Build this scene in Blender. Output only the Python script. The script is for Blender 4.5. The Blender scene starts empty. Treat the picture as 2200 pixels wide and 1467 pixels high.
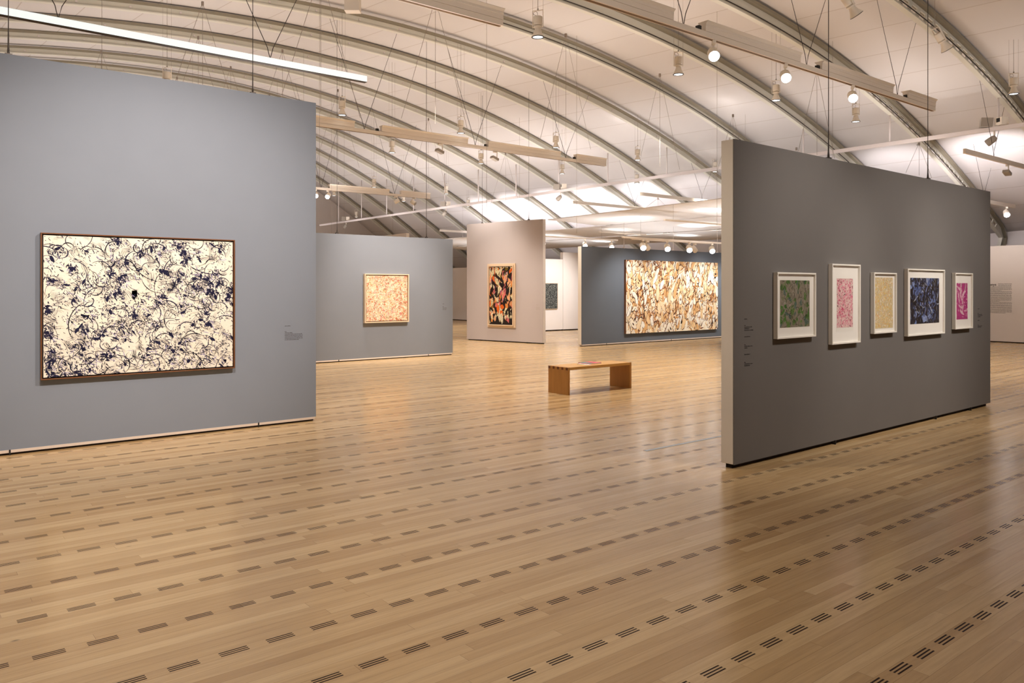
import bpy, bmesh, math, random
from mathutils import Vector, Matrix
PI = math.pi
S = bpy.context.scene
C = S.collection
rnd = random.Random(7)

# ------------------------------------------------------------ helpers
def srgb(r, g, b):
    f = lambda c: ((c/255.0 + 0.055)/1.055)**2.4 if c > 10 else c/255.0/12.92
    return (f(r), f(g), f(b), 1.0)

class MB:
    """collects simple shapes and links them as ONE mesh object"""
    def __init__(s): s.v = []; s.f = []; s.sm = []
    def add(s, vs, fs, smooth=False):
        n = len(s.v); s.v += [tuple(v) for v in vs]
        for f in fs: s.f.append(tuple(i+n for i in f)); s.sm.append(smooth)
        return s
    def box(s, x0, x1, y0, y1, z0, z1, M=None):
        vs = [Vector(p) for p in ((x0,y0,z0),(x1,y0,z0),(x1,y1,z0),(x0,y1,z0),(x0,y0,z1),(x1,y0,z1),(x1,y1,z1),(x0,y1,z1))]
        if M: vs = [M @ v for v in vs]
        return s.add(vs, [(3,2,1,0),(4,5,6,7),(0,1,5,4),(1,2,6,5),(2,3,7,6),(3,0,4,7)])
    def tube(s, pts, r, n=8, cap=True):
        pts = [Vector(p) for p in pts]; rings = []
        for i, p in enumerate(pts):
            d = (pts[min(i+1, len(pts)-1)] - pts[max(i-1, 0)]).normalized()
            a = Vector((0,0,1)) if abs(d.z) < .9 else Vector((1,0,0))
            u = d.cross(a).normalized(); w = d.cross(u)
            rr = r[i] if isinstance(r, (list, tuple)) else r
            rings.append([p + u*math.cos(2*PI*k/n)*rr + w*math.sin(2*PI*k/n)*rr for k in range(n)])
        vs = [q for g in rings for q in g]; fs = []
        for i in range(len(pts)-1):
            for k in range(n):
                fs.append((i*n+k, i*n+(k+1) % n, (i+1)*n+(k+1) % n, (i+1)*n+k))
        if cap: fs += [tuple(range(n))[::-1], tuple(range((len(pts)-1)*n, len(pts)*n))]
        return s.add(vs, fs, n > 6)
    def lathe(s, prof, n=24, M=None):
        """prof: list of (radius, z)"""
        vs = []; fs = []
        for r, z in prof:
            for k in range(n): vs.append(Vector((r*math.cos(2*PI*k/n), r*math.sin(2*PI*k/n), z)))
        for i in range(len(prof)-1):
            for k in range(n): fs.append((i*n+k, i*n+(k+1) % n, (i+1)*n+(k+1) % n, (i+1)*n+k))
        if M: vs = [M @ v for v in vs]
        return s.add(vs, fs, True)
    def sweep(s, sec, path, closed=True):
        """sec(i) -> list of points of the cross-section at path index"""
        n = len(sec(0)); m = len(path); vs = []; fs = []
        for i in range(m): vs += sec(i)
        for i in range(m-1):
            for k in range(n if closed else n-1):
                fs.append((i*n+k, i*n+(k+1) % n, (i+1)*n+(k+1) % n, (i+1)*n+k))
        if closed: fs += [tuple(range(n))[::-1], tuple(range((m-1)*n, m*n))]
        return s.add(vs, fs)
    def build(s, name, mat, parent=None, bevel=0, matrix=None):
        me = bpy.data.meshes.new(name); me.from_pydata(s.v, [], s.f); me.update()
        me.polygons.foreach_set('use_smooth', s.sm)
        bm = bmesh.new(); bm.from_mesh(me); bmesh.ops.recalc_face_normals(bm, faces=bm.faces); bm.to_mesh(me); bm.free()
        me.materials.append(mat)
        o = bpy.data.objects.new(name, me); C.objects.link(o)
        if parent: o.parent = parent
        if matrix: o.matrix_local = matrix
        if bevel:
            b = o.modifiers.new('bevel', 'BEVEL'); b.width = bevel; b.segments = 2; b.limit_method = 'ANGLE'
        return o

def tag(o, label=None, cat=None, group=None, kind=None):
    if label: o['label'] = label
    if cat: o['category'] = cat
    if group: o['group'] = group
    if kind: o['kind'] = kind
    return o
def empty(name, loc=(0,0,0), rz=0, rot=None):
    o = bpy.data.objects.new(name, None); C.objects.link(o); o.location = loc
    o.rotation_euler = rot if rot else (0,0,rz); o.empty_display_size = .1
    return o
def copy_tree(o, parent=None):
    c = o.copy(); C.objects.link(c); c.parent = parent
    for ch in o.children: copy_tree(ch, c)
    return c
ORD = ['first','second','third','fourth','fifth','sixth','seventh','eighth','ninth','tenth','eleventh','twelfth','thirteenth','fourteenth','fifteenth','sixteenth','seventeenth']

# ------------------------------------------------------------ materials
def mat(name, col, rough=.6, metal=0, spec=.5, bump=0, bscale=40, var=0, vscale=3, emit=None, estr=0):
    m = bpy.data.materials.new(name); m.use_nodes = True; nt = m.node_tree; N = nt.nodes; L = nt.links
    b = N['Principled BSDF']; b.inputs['Roughness'].default_value = rough; b.inputs['Metallic'].default_value = metal
    b.inputs['Specular IOR Level'].default_value = spec
    b.inputs['Base Color'].default_value = col
    tc = N.new('ShaderNodeTexCoord')
    if var:
        n = N.new('ShaderNodeTexNoise'); n.inputs['Scale'].default_value = vscale; n.inputs['Detail'].default_value = 4
        L.new(tc.outputs['Object'], n.inputs['Vector'])
        mx = N.new('ShaderNodeMix'); mx.data_type = 'RGBA'
        mx.inputs[6].default_value = tuple(c*(1-var) for c in col[:3])+(1,); mx.inputs[7].default_value = tuple(min(1, c*(1+var)) for c in col[:3])+(1,)
        L.new(n.outputs[0], mx.inputs[0]); L.new(mx.outputs[2], b.inputs['Base Color'])
    if bump:
        n = N.new('ShaderNodeTexNoise'); n.inputs['Scale'].default_value = bscale; n.inputs['Detail'].default_value = 3
        L.new(tc.outputs['Object'], n.inputs['Vector'])
        bp = N.new('ShaderNodeBump'); bp.inputs['Strength'].default_value = bump; bp.inputs['Distance'].default_value = .002
        L.new(n.outputs[0], bp.inputs['Height']); L.new(bp.outputs[0], b.inputs['Normal'])
    if emit:
        b.inputs['Emission Color'].default_value = emit; b.inputs['Emission Strength'].default_value = estr
    return m

def wood(name, col, axis='X', rough=.4, var=.25):
    m = bpy.data.materials.new(name); m.use_nodes = True; N = m.node_tree.nodes; L = m.node_tree.links
    b = N['Principled BSDF']; b.inputs['Roughness'].default_value = rough
    tc = N.new('ShaderNodeTexCoord'); mp = N.new('ShaderNodeMapping')
    sc = {'X': (2, 40, 40), 'Z': (40, 14, 2)}[axis]
    mp.inputs['Scale'].default_value = sc; L.new(tc.outputs['Object'], mp.inputs['Vector'])
    n = N.new('ShaderNodeTexNoise'); n.inputs['Scale'].default_value = 1; n.inputs['Detail'].default_value = 5
    L.new(mp.outputs[0], n.inputs['Vector'])
    mx = N.new('ShaderNodeMix'); mx.data_type = 'RGBA'
    mx.inputs[6].default_value = tuple(c*(1-var) for c in col[:3])+(1,); mx.inputs[7].default_value = tuple(min(1, c*(1+var)) for c in col[:3])+(1,)
    L.new(n.outputs[0], mx.inputs[0]); L.new(mx.outputs[2], b.inputs['Base Color'])
    return m

M = {}
M['white_paint'] = mat('white wall paint', (.76,.71,.68,1), .85, bump=.1, bscale=150, var=.02)
M['blue_grey'] = mat('blue grey wall paint', (.232,.264,.322,1), .9, spec=.25, bump=.1, bscale=120, var=.03)
M['mid_grey'] = mat('mid grey wall paint', (.205,.225,.262,1), .9, spec=.25, bump=.1, bscale=120, var=.03)
M['slate'] = mat('slate blue wall paint', (.122,.142,.172,1), .9, spec=.25, bump=.1, bscale=120, var=.03)
M['dark_grey'] = mat('dark warm grey wall paint', (.158,.146,.136,1), .9, spec=.25, bump=.1, bscale=120, var=.03)
M['lilac'] = mat('pale lilac grey wall paint', (.50,.45,.445,1), .9, spec=.25, bump=.1, bscale=120, var=.02)
M['edge'] = mat('unpainted cream board edge', (.76,.70,.61,1), .8, bump=.15, bscale=200, var=.04)
M['base_rail'] = mat('pale base rail', (.72,.62,.54,1), .6)
M['gap'] = mat('dark gap shade', (.02,.012,.01,1), .9)  # near-black colour standing in for the shade under the walls
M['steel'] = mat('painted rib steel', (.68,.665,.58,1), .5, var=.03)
M['steel_shaded'] = mat('rib steel with flange shade', (.27,.24,.175,1), .6, var=.04)  # darker copy of the rib steel, with the flange's shade in the colour
M['pipe'] = mat('pale painted pipe', (.74,.68,.66,1), .4)
M['rail'] = mat('beige rail enamel', (.80,.72,.62,1), .45)
M['rail_dark'] = mat('brown rail slot', (.16,.09,.04,1), .6)
M['black'] = mat('black plastic', (.015,.013,.012,1), .5)
M['cable'] = mat('dark steel cable', (.06,.05,.045,1), .4, metal=.6)
M['wire'] = mat('thin pale wire', (.30,.25,.21,1), .5)
M['lamp'] = mat('cream lamp enamel', (.86,.79,.68,1), .4)
M['lamp_grey'] = mat('grey lamp body', (.36,.32,.27,1), .45)
M['lit'] = mat('lit lamp lens', (1,1,1,1), .3, emit=(1,.97,.95,1), estr=22)
M['lit_soft'] = mat('softly lit lens', (1,1,1,1), .3, emit=(1,.97,.95,1), estr=3.2)
M['tube'] = mat('lit white diffuser', (.45,.46,.45,1), .5, emit=(.93,1,.97,1), estr=.8)
M['sail'] = mat('cream stretched fabric', (.80,.79,.79,1), .9, spec=.2, bump=.15, bscale=400)
M['frame_dark'] = wood('dark brown frame wood', (.16,.06,.02,1), rough=.35)
M['frame_pale'] = wood('pale limed frame wood', (.68,.52,.36,1), rough=.5, var=.08)
M['frame_white'] = mat('ivory frame lacquer', (.84,.80,.72,1), .45)
M['matboard'] = mat('ivory mat board', (.86,.82,.75,1), .9)
M['glass'] = None
M['oak'] = wood('honey oak', (.52,.28,.075,1), 'X', .35, .18)
M['oakZ'] = wood('honey oak upright grain', (.42,.20,.05,1), 'Z', .4, .25)
M['oak_end'] = mat('dark oak end grain', (.12,.03,.01,1), .5)
M['text'] = mat('dark lettering', (.035,.028,.028,1), .8)
M['text_faint'] = mat('faint grey lettering', (.07,.065,.07,1), .8)
M['tape'] = mat('pale blue floor tape', (.58,.66,.74,1), .5)
M['cover_red'] = mat('crimson book cover', (.55,.05,.08,1), .35)
M['cover_teal'] = mat('teal book cover', (.05,.2,.2,1), .35)
M['paper'] = mat('book pages', (.85,.83,.8,1), .9)

def paint_mat(name, rough=.7):
    m = bpy.data.materials.new(name); m.use_nodes = True; N = m.node_tree.nodes; L = m.node_tree.links
    b = N['Principled BSDF']; b.inputs['Roughness'].default_value = rough; b.inputs['Specular IOR Level'].default_value = .25
    a = N.new('ShaderNodeAttribute'); a.attribute_name = 'paint'
    n = N.new('ShaderNodeTexNoise'); n.inputs['Scale'].default_value = 60; n.inputs['Detail'].default_value = 4
    tc = N.new('ShaderNodeTexCoord'); L.new(tc.outputs['Object'], n.inputs['Vector'])
    mx = N.new('ShaderNodeMix'); mx.data_type = 'RGBA'; mx.blend_type = 'MULTIPLY'; mx.inputs[0].default_value = .25
    L.new(a.outputs['Color'], mx.inputs[6]); L.new(n.outputs[0], mx.inputs[7]); L.new(mx.outputs[2], b.inputs['Base Color'])
    return m
M['paint'] = paint_mat('brushed paint')

def glass_mat():
    m = bpy.data.materials.new('picture glass'); m.use_nodes = True; N = m.node_tree.nodes; L = m.node_tree.links
    out = N['Material Output']; b = N['Principled BSDF']; N.remove(b)
    t = N.new('ShaderNodeBsdfTransparent'); g = N.new('ShaderNodeBsdfGlossy'); g.inputs['Roughness'].default_value = .03
    lw = N.new('ShaderNodeLayerWeight'); pw = N.new('ShaderNodeMath'); pw.operation = 'POWER'; pw.inputs[1].default_value = 5
    L.new(lw.outputs['Facing'], pw.inputs[0])
    ma = N.new('ShaderNodeMath'); ma.operation = 'MULTIPLY_ADD'; ma.inputs[1].default_value = .5; ma.inputs[2].default_value = .01; L.new(pw.outputs[0], ma.inputs[0])
    mx = N.new('ShaderNodeMixShader'); L.new(ma.outputs[0], mx.inputs[0]); L.new(t.outputs[0], mx.inputs[1]); L.new(g.outputs[0], mx.inputs[2])
    L.new(mx.outputs[0], out.inputs[0]); return m
M['glass'] = glass_mat()

def floor_mat():
    m = bpy.data.materials.new('oak strip floor with air slots'); m.use_nodes = True; N = m.node_tree.nodes; L = m.node_tree.links
    b = N['Principled BSDF']
    def math_(op, a, bb=None, c=None):
        n = N.new('ShaderNodeMath'); n.operation = op
        for i, v in enumerate((a, bb, c)):
            if v is None: continue
            if isinstance(v, (int, float)): n.inputs[i].default_value = v
            else: L.new(v, n.inputs[i])
        return n.outputs[0]
    tc = N.new('ShaderNodeTexCoord'); sp = N.new('ShaderNodeSeparateXYZ'); L.new(tc.outputs['Object'], sp.inputs[0])
    X, Y = sp.outputs[0], sp.outputs[1]
    W = .4927/7; Y0 = 2.572; X0 = .165
    v = math_('DIVIDE', math_('SUBTRACT', Y, Y0 - W*.5 - .003), W)
    vi = math_('FLOOR', v); vf = math_('FRACT', v)
    wn = N.new('ShaderNodeTexWhiteNoise'); wn.noise_dimensions = '1D'; L.new(vi, wn.inputs['W'])
    u = math_('ADD', math_('DIVIDE', X, 2.1), math_('MULTIPLY', wn.outputs['Value'], 7.3))
    ui = math_('FLOOR', u); uf = math_('FRACT', u)
    cmb = N.new('ShaderNodeCombineXYZ'); L.new(ui, cmb.inputs[0]); L.new(vi, cmb.inputs[1])
    wc = N.new('ShaderNodeTexWhiteNoise'); wc.noise_dimensions = '2D'; L.new(cmb.outputs[0], wc.inputs['Vector'])
    # grain
    gv = N.new('ShaderNodeCombineXYZ'); L.new(math_('ADD', math_('MULTIPLY', X, 2.2), math_('MULTIPLY', wc.outputs['Value'], 40)), gv.inputs[0])
    L.new(math_('MULTIPLY', Y, 42), gv.inputs[1]); L.new(math_('MULTIPLY', wc.outputs['Value'], 9), gv.inputs[2])
    g = N.new('ShaderNodeTexNoise'); g.inputs['Scale'].default_value = 1.0; g.inputs['Detail'].default_value = 6; g.inputs['Roughness'].default_value = .6; g.inputs['Distortion'].default_value = .6
    L.new(gv.outputs[0], g.inputs['Vector'])
    cr = N.new('ShaderNodeValToRGB'); e = cr.color_ramp.elements
    e[0].position = .0; e[0].color = (.43,.275,.125,1); e[1].position = 1; e[1].color = (.57,.405,.215,1)
    k = e.new(.5); k.color = (.505,.342,.168,1)
    L.new(wc.outputs['Value'], cr.inputs[0])
    gr = N.new('ShaderNodeValToRGB'); q = gr.color_ramp.elements
    q[0].position = .33; q[0].color = (.62,.55,.47,1); q[1].position = .62; q[1].color = (1.07,1.06,1.03,1)
    L.new(g.outputs[0], gr.inputs[0])
    mx = N.new('ShaderNodeMix'); mx.data_type = 'RGBA'; mx.blend_type = 'MULTIPLY'; mx.inputs[0].default_value = .34
    L.new(cr.outputs[0], mx.inputs[6]); L.new(gr.outputs[0], mx.inputs[7])
    # knots
    kn = N.new('ShaderNodeTexVoronoi'); kn.inputs['Scale'].default_value = 1.0; kn.feature = 'F1'
    kv = N.new('ShaderNodeCombineXYZ'); L.new(math_('MULTIPLY', X, 1.7), kv.inputs[0]); L.new(math_('MULTIPLY', Y, 3.6), kv.inputs[1])
    L.new(kv.outputs[0], kn.inputs['Vector'])
    kr = N.new('ShaderNodeMapRange'); kr.inputs['From Min'].default_value = .015; kr.inputs['From Max'].default_value = .045; kr.inputs['To Min'].default_value = .45; kr.inputs['To Max'].default_value = 1
    L.new(kn.outputs['Distance'], kr.inputs['Value'])
    m2 = N.new('ShaderNodeMix'); m2.data_type = 'RGBA'; m2.blend_type = 'MULTIPLY'; m2.inputs[0].default_value = 1
    L.new(mx.outputs[2], m2.inputs[6]); L.new(kr.outputs[0], m2.inputs[7])
    # seams between strips
    ds = math_('MULTIPLY', math_('MINIMUM', vf, math_('SUBTRACT', 1, vf)), W)
    du = math_('MULTIPLY', math_('MINIMUM', uf, math_('SUBTRACT', 1, uf)), 2.1)
    seam = math_('MAXIMUM', math_('LESS_THAN', ds, .0007), math_('LESS_THAN', du, .0008))
    # slots: three per group
    ry = math_('SUBTRACT', math_('MODULO', math_('ADD', math_('SUBTRACT', Y, Y0), 49.27*.5 + .24635), .4927), .24635)
    a3 = math_('ABSOLUTE', ry)
    near0 = math_('LESS_THAN', a3, .0042); near1 = math_('LESS_THAN', math_('ABSOLUTE', math_('SUBTRACT', a3, .0177)), .0042)
    rx = math_('SUBTRACT', math_('MODULO', math_('ADD', math_('SUBTRACT', X, X0), 218.6 + .10930), .21860), .10930)
    inx = math_('LESS_THAN', math_('ABSOLUTE', rx), .0645)
    slot = math_('MULTIPLY', math_('MAXIMUM', near0, near1), inx)
    m3 = N.new('ShaderNodeMix'); m3.data_type = 'RGBA'; L.new(math_('MULTIPLY', seam, .6), m3.inputs[0]); L.new(m2.outputs[2], m3.inputs[6]); m3.inputs[7].default_value = (.1,.05,.02,1)
    m4 = N.new('ShaderNodeMix'); m4.data_type = 'RGBA'; L.new(slot, m4.inputs[0]); L.new(m3.outputs[2], m4.inputs[6]); m4.inputs[7].default_value = (.016,.006,.003,1)
    L.new(m4.outputs[2], b.inputs['Base Color'])
    rr = math_('ADD', math_('MULTIPLY', g.outputs[0], .1), .165)
    L.new(math_('ADD', rr, math_('MULTIPLY', slot, .25)), b.inputs['Roughness'])
    L.new(math_('SUBTRACT', .66, math_('MULTIPLY', slot, .6)), b.inputs['Specular IOR Level'])
    bp = N.new('ShaderNodeBump'); bp.inputs['Strength'].default_value = .12; bp.inputs['Distance'].default_value = .001
    L.new(g.outputs[0], bp.inputs['Height']); L.new(bp.outputs[0], b.inputs['Normal'])
    return m
M['floor'] = floor_mat()

def ceiling_mat():
    m = bpy.data.materials.new('perforated ceiling panels'); m.use_nodes = True; N = m.node_tree.nodes; L = m.node_tree.links
    b = N['Principled BSDF']; b.inputs['Roughness'].default_value = .9; b.inputs['Specular IOR Level'].default_value = .2
    tc = N.new('ShaderNodeTexCoord'); sp = N.new('ShaderNodeSeparateXYZ'); L.new(tc.outputs['Object'], sp.inputs[0])
    a = N.new('ShaderNodeMath'); a.operation = 'DIVIDE'; L.new(sp.outputs[0], a.inputs[0]); a.inputs[1].default_value = 1.22
    f = N.new('ShaderNodeMath'); f.operation = 'FRACT'; L.new(a.outputs[0], f.inputs[0])
    l = N.new('ShaderNodeMath'); l.operation = 'LESS_THAN'; L.new(f.outputs[0], l.inputs[0]); l.inputs[1].default_value = .02
    fl = N.new('ShaderNodeMath'); fl.operation = 'FLOOR'; L.new(a.outputs[0], fl.inputs[0])
    w = N.new('ShaderNodeTexWhiteNoise'); w.noise_dimensions = '1D'; L.new(fl.outputs[0], w.inputs['W'])
    mr = N.new('ShaderNodeMapRange'); mr.inputs['To Min'].default_value = .97; mr.inputs['To Max'].default_value = 1.0; L.new(w.outputs['Value'], mr.inputs['Value'])
    mx = N.new('ShaderNodeMix'); mx.data_type = 'RGBA'; L.new(l.outputs[0], mx.inputs[0]); mx.inputs[6].default_value = (.665,.635,.615,1); mx.inputs[7].default_value = (.53,.48,.44,1)
    m2 = N.new('ShaderNodeMix'); m2.data_type = 'RGBA'; m2.blend_type = 'MULTIPLY'; m2.inputs[0].default_value = 1; L.new(mx.outputs[2], m2.inputs[6]); L.new(mr.outputs[0], m2.inputs[7])
    L.new(m2.outputs[2], b.inputs['Base Color']); return m
M['ceiling'] = ceiling_mat()

# ------------------------------------------------------------ the room
H = 1.64
PR = (0.0343, 0.0003, -0.9168, -1.1974, 6.1564); DP = (-0.2291, -0.5487, 1.0827); DD = (-0.0783, 0.0321, 0.2513)
LEAN, LEAN1 = -0.1931, 0.0288
def poly(c, x):
    r = 0
    for k in c: r = r*x + k
    return r
def vault(x, yk):
    """height of the vault over rib line yk"""
    q = (yk-20)/15; xx = (x-14)/8
    return H + poly(PR, xx) + q*poly(DP, xx) + q*q*poly(DD, xx)
XE = 28.7
RIBS = [(-3.0,0),(-.55,0),(1.95,0),(4.4,0),(6.87,.015),(9.3,.009),(11.65,-.018),(14.02,-.021),(16.4,-.046),(19.0,.026),(21.5,.03),(24.0,.048),(26.5,.013),(29.0,-.005),(31.6,.006),(34.1,-.035),(36.7,-.003),(39.3,-.018),(41.9,-.018)]

def structure(name, b, m, label=None, **k):
    o = b.build(name, m, **k); tag(o, label, None, None, 'structure'); return o
structure('floor', MB().box(-9.2, 29.2, -6.2, 44.8, -.1, 0), M['floor'], 'pale oak strip floor with rows of black air slots')
nx, ny = 76, 52
cb = MB(); vs = []; fs = []
for j in range(ny+1):
    yk = -6.3 + (44.9+6.3)*j/ny
    for i in range(nx+1):
        x = -9.1 + (XE+.15+9.1)*i/nx
        z = vault(x, yk) + .075
        y = yk + (LEAN + (yk-20)/15*LEAN1)*(z-H-4.2)
        vs.append((x, y, z))
for j in range(ny):
    for i in range(nx):
        a = j*(nx+1)+i; fs.append((a, a+1, a+nx+2, a+nx+1))
cb.add(vs, fs, True)
co = structure('ceiling', cb, M['ceiling'], 'high vaulted pinkish cream panelled ceiling')
sm = co.modifiers.new('thick', 'SOLIDIFY'); sm.thickness = .12; sm.offset = 1
for p in co.data.polygons: pass
structure('wall_right', MB().box(XE, XE+.3, -6.2, 44.8, 0, 5.2), M['white_paint'], 'long pale outer wall under the low edge of the vault')
structure('wall_far', MB().box(-9.2, XE+.2, 44.5, 44.8, 0, 13), M['white_paint'], 'pale end wall far behind the freestanding walls')
structure('wall_left', MB().box(-9.3, -9.0, -6.2, 44.8, 0, 9), M['white_paint'], 'pale wall closing the hall on the left')
structure('wall_back', MB().box(-9.2, XE+.2, -6.3, -6.0, 0, 8), M['white_paint'], 'pale wall behind the camera')

# roof ribs: curved steel I-beams
N0 = 0
for k, (yk, dz) in enumerate(RIBS):
    lean = LEAN + (yk-20)/15*LEAN1
    pts = []
    x = -9.0
    while x < XE-.25:
        z = vault(x, yk) + dz; pts.append((x, z)); x += .35
    zend = pts[-1][1]
    pts += [(XE-.16, zend-.35), (XE-.12, zend-1.0), (XE-.11, zend-1.6), (XE-.1, .0)]
    n = len(pts)
    P3 = []; NN = []
    for i, (x, z) in enumerate(pts):
        P3.append(Vector((x, yk + lean*(z-H-4.2), z)))
    for i in range(n):
        t = (P3[min(i+1, n-1)] - P3[max(i-1, 0)]); t = Vector((t.x, 0, t.z)).normalized()
        nn = Vector((t.z, 0, -t.x))
        if nn.z > 0 and i < n-4: nn = -nn
        if i >= n-4: nn = Vector((-1, 0, 0))
        nn = nn + Vector((0, lean*nn.z, 0))
        NN.append(nn)       # points inward/down
    Yv = Vector((0, 1, 0))
    def bar(b, d0, d1, w0, w1, i0=0, i1=None):
        rng = list(range(i0, (n if i1 is None else i1)))
        def sec(j):
            i = rng[j]; p = P3[i]; q = NN[i]
            return [p+q*d0+Yv*w0, p+q*d0+Yv*w1, p+q*d1+Yv*w1, p+q*d1+Yv*w0]
        return b.sweep(sec, rng)
    root = empty('roof_rib', (0,0,0))
    if k < 4: lab = 'arched steel roof rib overhead, %s one out of frame before the hall turns to the right wall' % ORD[k]
    lab = 'curved steel roof rib, %s counted from the upper right corner back into the hall' % ORD[max(0, k-4)]
    if k < 4: lab = 'curved steel roof rib above the camera, %s one from the wall behind the camera' % ORD[k]
    tag(root, lab, 'roof rib', 'arched roof ribs', 'structure')
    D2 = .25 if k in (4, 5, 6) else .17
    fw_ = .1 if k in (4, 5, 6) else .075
    bar(MB(), -.01, .045, -fw_, fw_).build('upper_flange', M['steel_shaded'], root)
    bar(MB(), D2, D2+.024, -.055, .055).build('lower_flange', M['steel'], root)
    wb = MB()
    if k in (4, 5):
        i0 = 1 if k == 4 else 78
        if k == 5: bar(wb, .09, .205, -.012, .012, 0, i0)
        bar(wb, .045, .09, -.012, .012); bar(wb, .205, .25, -.012, .012)
        # uprights between the openings
        for i in range(i0, n-5):
            p = P3[i]; q = NN[i]; t = (P3[i+1]-P3[i-1]).normalized()
            vsb = []
            for a, b_ in ((-.06, .085), (.06, .085), (.06, .21), (-.06, .21)):
                for w in (-.012, .012): vsb.append(p + t*a + q*b_ + Yv*w)
            wb.add(vsb, [(0,2,4,6),(1,7,5,3),(0,1,3,2),(2,3,5,4),(4,5,7,6),(6,7,1,0)])
        bar(wb, .09, .205, -.012, .012, n-6, n)
    else:
        bar(wb, .045, D2, -.012, .012)
    wb.build('web', M['steel'], root)
    if k >= 8:
        bb = MB()
        for i in range(2, n-5, 3):
            p = P3[i] + NN[i]*.11
            bb.box(-.022, .022, -.03, -.012, -.022, .022, Matrix.Translation(p))
        bb.build('bolt_plates', M['pipe'], root)
    if k in (4, 5, 6, 7):   # black cable clipped along the lower flange
        cbp = [P3[i] + NN[i]*(D2-.02) + Yv*(-.085) for i in range(20, n-12)]
        MB().tube(cbp, .012, 5).build('cable', M['cable'], root)

# ------------------------------------------------------------ freestanding walls
def vis_wall(name, label, p0, p1, h, th, m, z0=.05, pins=(), cables=(), rail=True, edge='edge', ctop=None, clip=True):
    """front face from p0 to p1 (looking at it: left to right), body behind it"""
    d = Vector((p1[0]-p0[0], p1[1]-p0[1], 0)); Lg = d.length; a = math.atan2(d.y, d.x)
    root = empty(name, (p0[0], p0[1], 0), a)
    tag(root, label, 'exhibition wall')
    t = .012
    MB().box(0, Lg, 0, t, z0, h).build('front_panel', m, root)
    b = MB().box(.0, Lg, t, th, z0+.001, h-.001)
    b.build('core', M[edge], root, bevel=.004)
    if rail:
        MB().box(.02, Lg-.02, -.004, th-.03, .022, z0).build('base_rail', M['base_rail'], root)
        MB().box(.03, Lg-.03, .012, th-.045, .004, .022).build('shadow_gap', M['gap'], root)  # dark strip put in for the shaded gap above the floor
    else:
        MB().box(.03, Lg-.03, .045, th-.03, .0, z0).build('shadow_gap_block', M['gap'], root)  # dark block put in for the shade below the raised panel
    for x in pins:
        MB().box(x-.007, x+.007, -.012, -.004 if rail else .03, .0, z0+.004).build('levelling_foot', M['black'], root)
    for x in cables:
        wx = p0[0] + math.cos(a)*x; wy = p0[1] + math.sin(a)*x
        zt = vault(wx, wy) + .1 if ctop is None else ctop
        b = MB().tube([(x, th*.5, h-.01), (x, th*.5, h+.1), (x, th*.5, h+.34), (x, th*.5, zt)], [.016, .008, .0042, .0042], 8)
        b.box(x-.032, x+.032, th*.5-.02, th*.5+.02, h-.02, h+.03)
        b.build('suspension_cable', M['cable'], root)
    return root, a

WL, _ = vis_wall('exhibition_wall', 'tall blue-grey wall on the left with the large navy and cream painting', (-3.2, 9.14), (4.25, 9.14), 3.95, .2, M['blue_grey'], pins=(4.22, 6.72), cables=(4.22, 6.69))
W2, _ = vis_wall('exhibition_wall', 'mid-grey wall behind the tall blue-grey one, with the square orange and pink painting', (6.2, 16.1), (11.12, 16.1), 2.865, .16, M['mid_grey'], pins=(1.83, 4.2), cables=(1.83, 4.2))
WD, _ = vis_wall('exhibition_wall', 'dark brown-grey wall on the right carrying five framed works on paper', (6.05, 4.28), (12.15, 4.36), 3.0, .14, M['dark_grey'], z0=.04, pins=(1.8, 4.3, 5.4), cables=(1.80, 4.24), rail=False)
WC, aC = vis_wall('exhibition_wall', 'pale lilac wall in the middle with the tall narrow collage painting', (14.703, 20.494), (15.338, 17.532), 3.70, .14, M['lilac'], z0=.03, pins=(.6, 2.45), cables=(.594, 2.453), rail=False, edge='white_paint')
W4, _ = vis_wall('exhibition_wall', 'slate-blue wall behind the bench with the wide brown and cream painting', (15.53, 16.08), (23.4, 16.08), 2.84, .15, M['slate'], pins=(1.0, 3.9), cables=(1.82, 4.1, 6.37), ctop=3.60)
for o in W4.children:
    if o.name.startswith('suspension_cable'): o.data.materials[0] = M['pipe']
# end face of the dark and slate walls is the cream board edge; the far white walls
vis_wall('exhibition_wall', 'white wall in the gap right of the lilac wall, holding the small speckled painting', (18.4, 22.78), (20.97, 22.78), 2.79, .14, M['white_paint'], z0=.04, rail=False, edge='white_paint')
vis_wall('exhibition_wall', 'taller blank white wall just left of the slate-blue wall, far back', (20.97, 22.76), (23.4, 22.76), 3.07, .16, M['white_paint'], z0=.04, rail=False, edge='white_paint')
vis_wall('exhibition_wall', 'distant blank white wall seen between the mid-grey wall and the lilac wall', (23.5, 38.0), (23.5, 26.5), 2.72, .16, M['white_paint'], z0=.04, rail=False, edge='white_paint')
vis_wall('exhibition_wall', 'white wall whose top just rises behind the mid-grey wall', (17.05, 33.5), (17.0, 28.0), 3.93, .16, M['white_paint'], z0=.04, rail=False)
WT, aT = vis_wall('exhibition_wall', 'pale cream wall at the right edge with the printed introduction text', (26.7, 14.5), (26.7, 2.0), 2.95, .16, M['white_paint'], z0=.03, rail=False, edge='white_paint')

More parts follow.
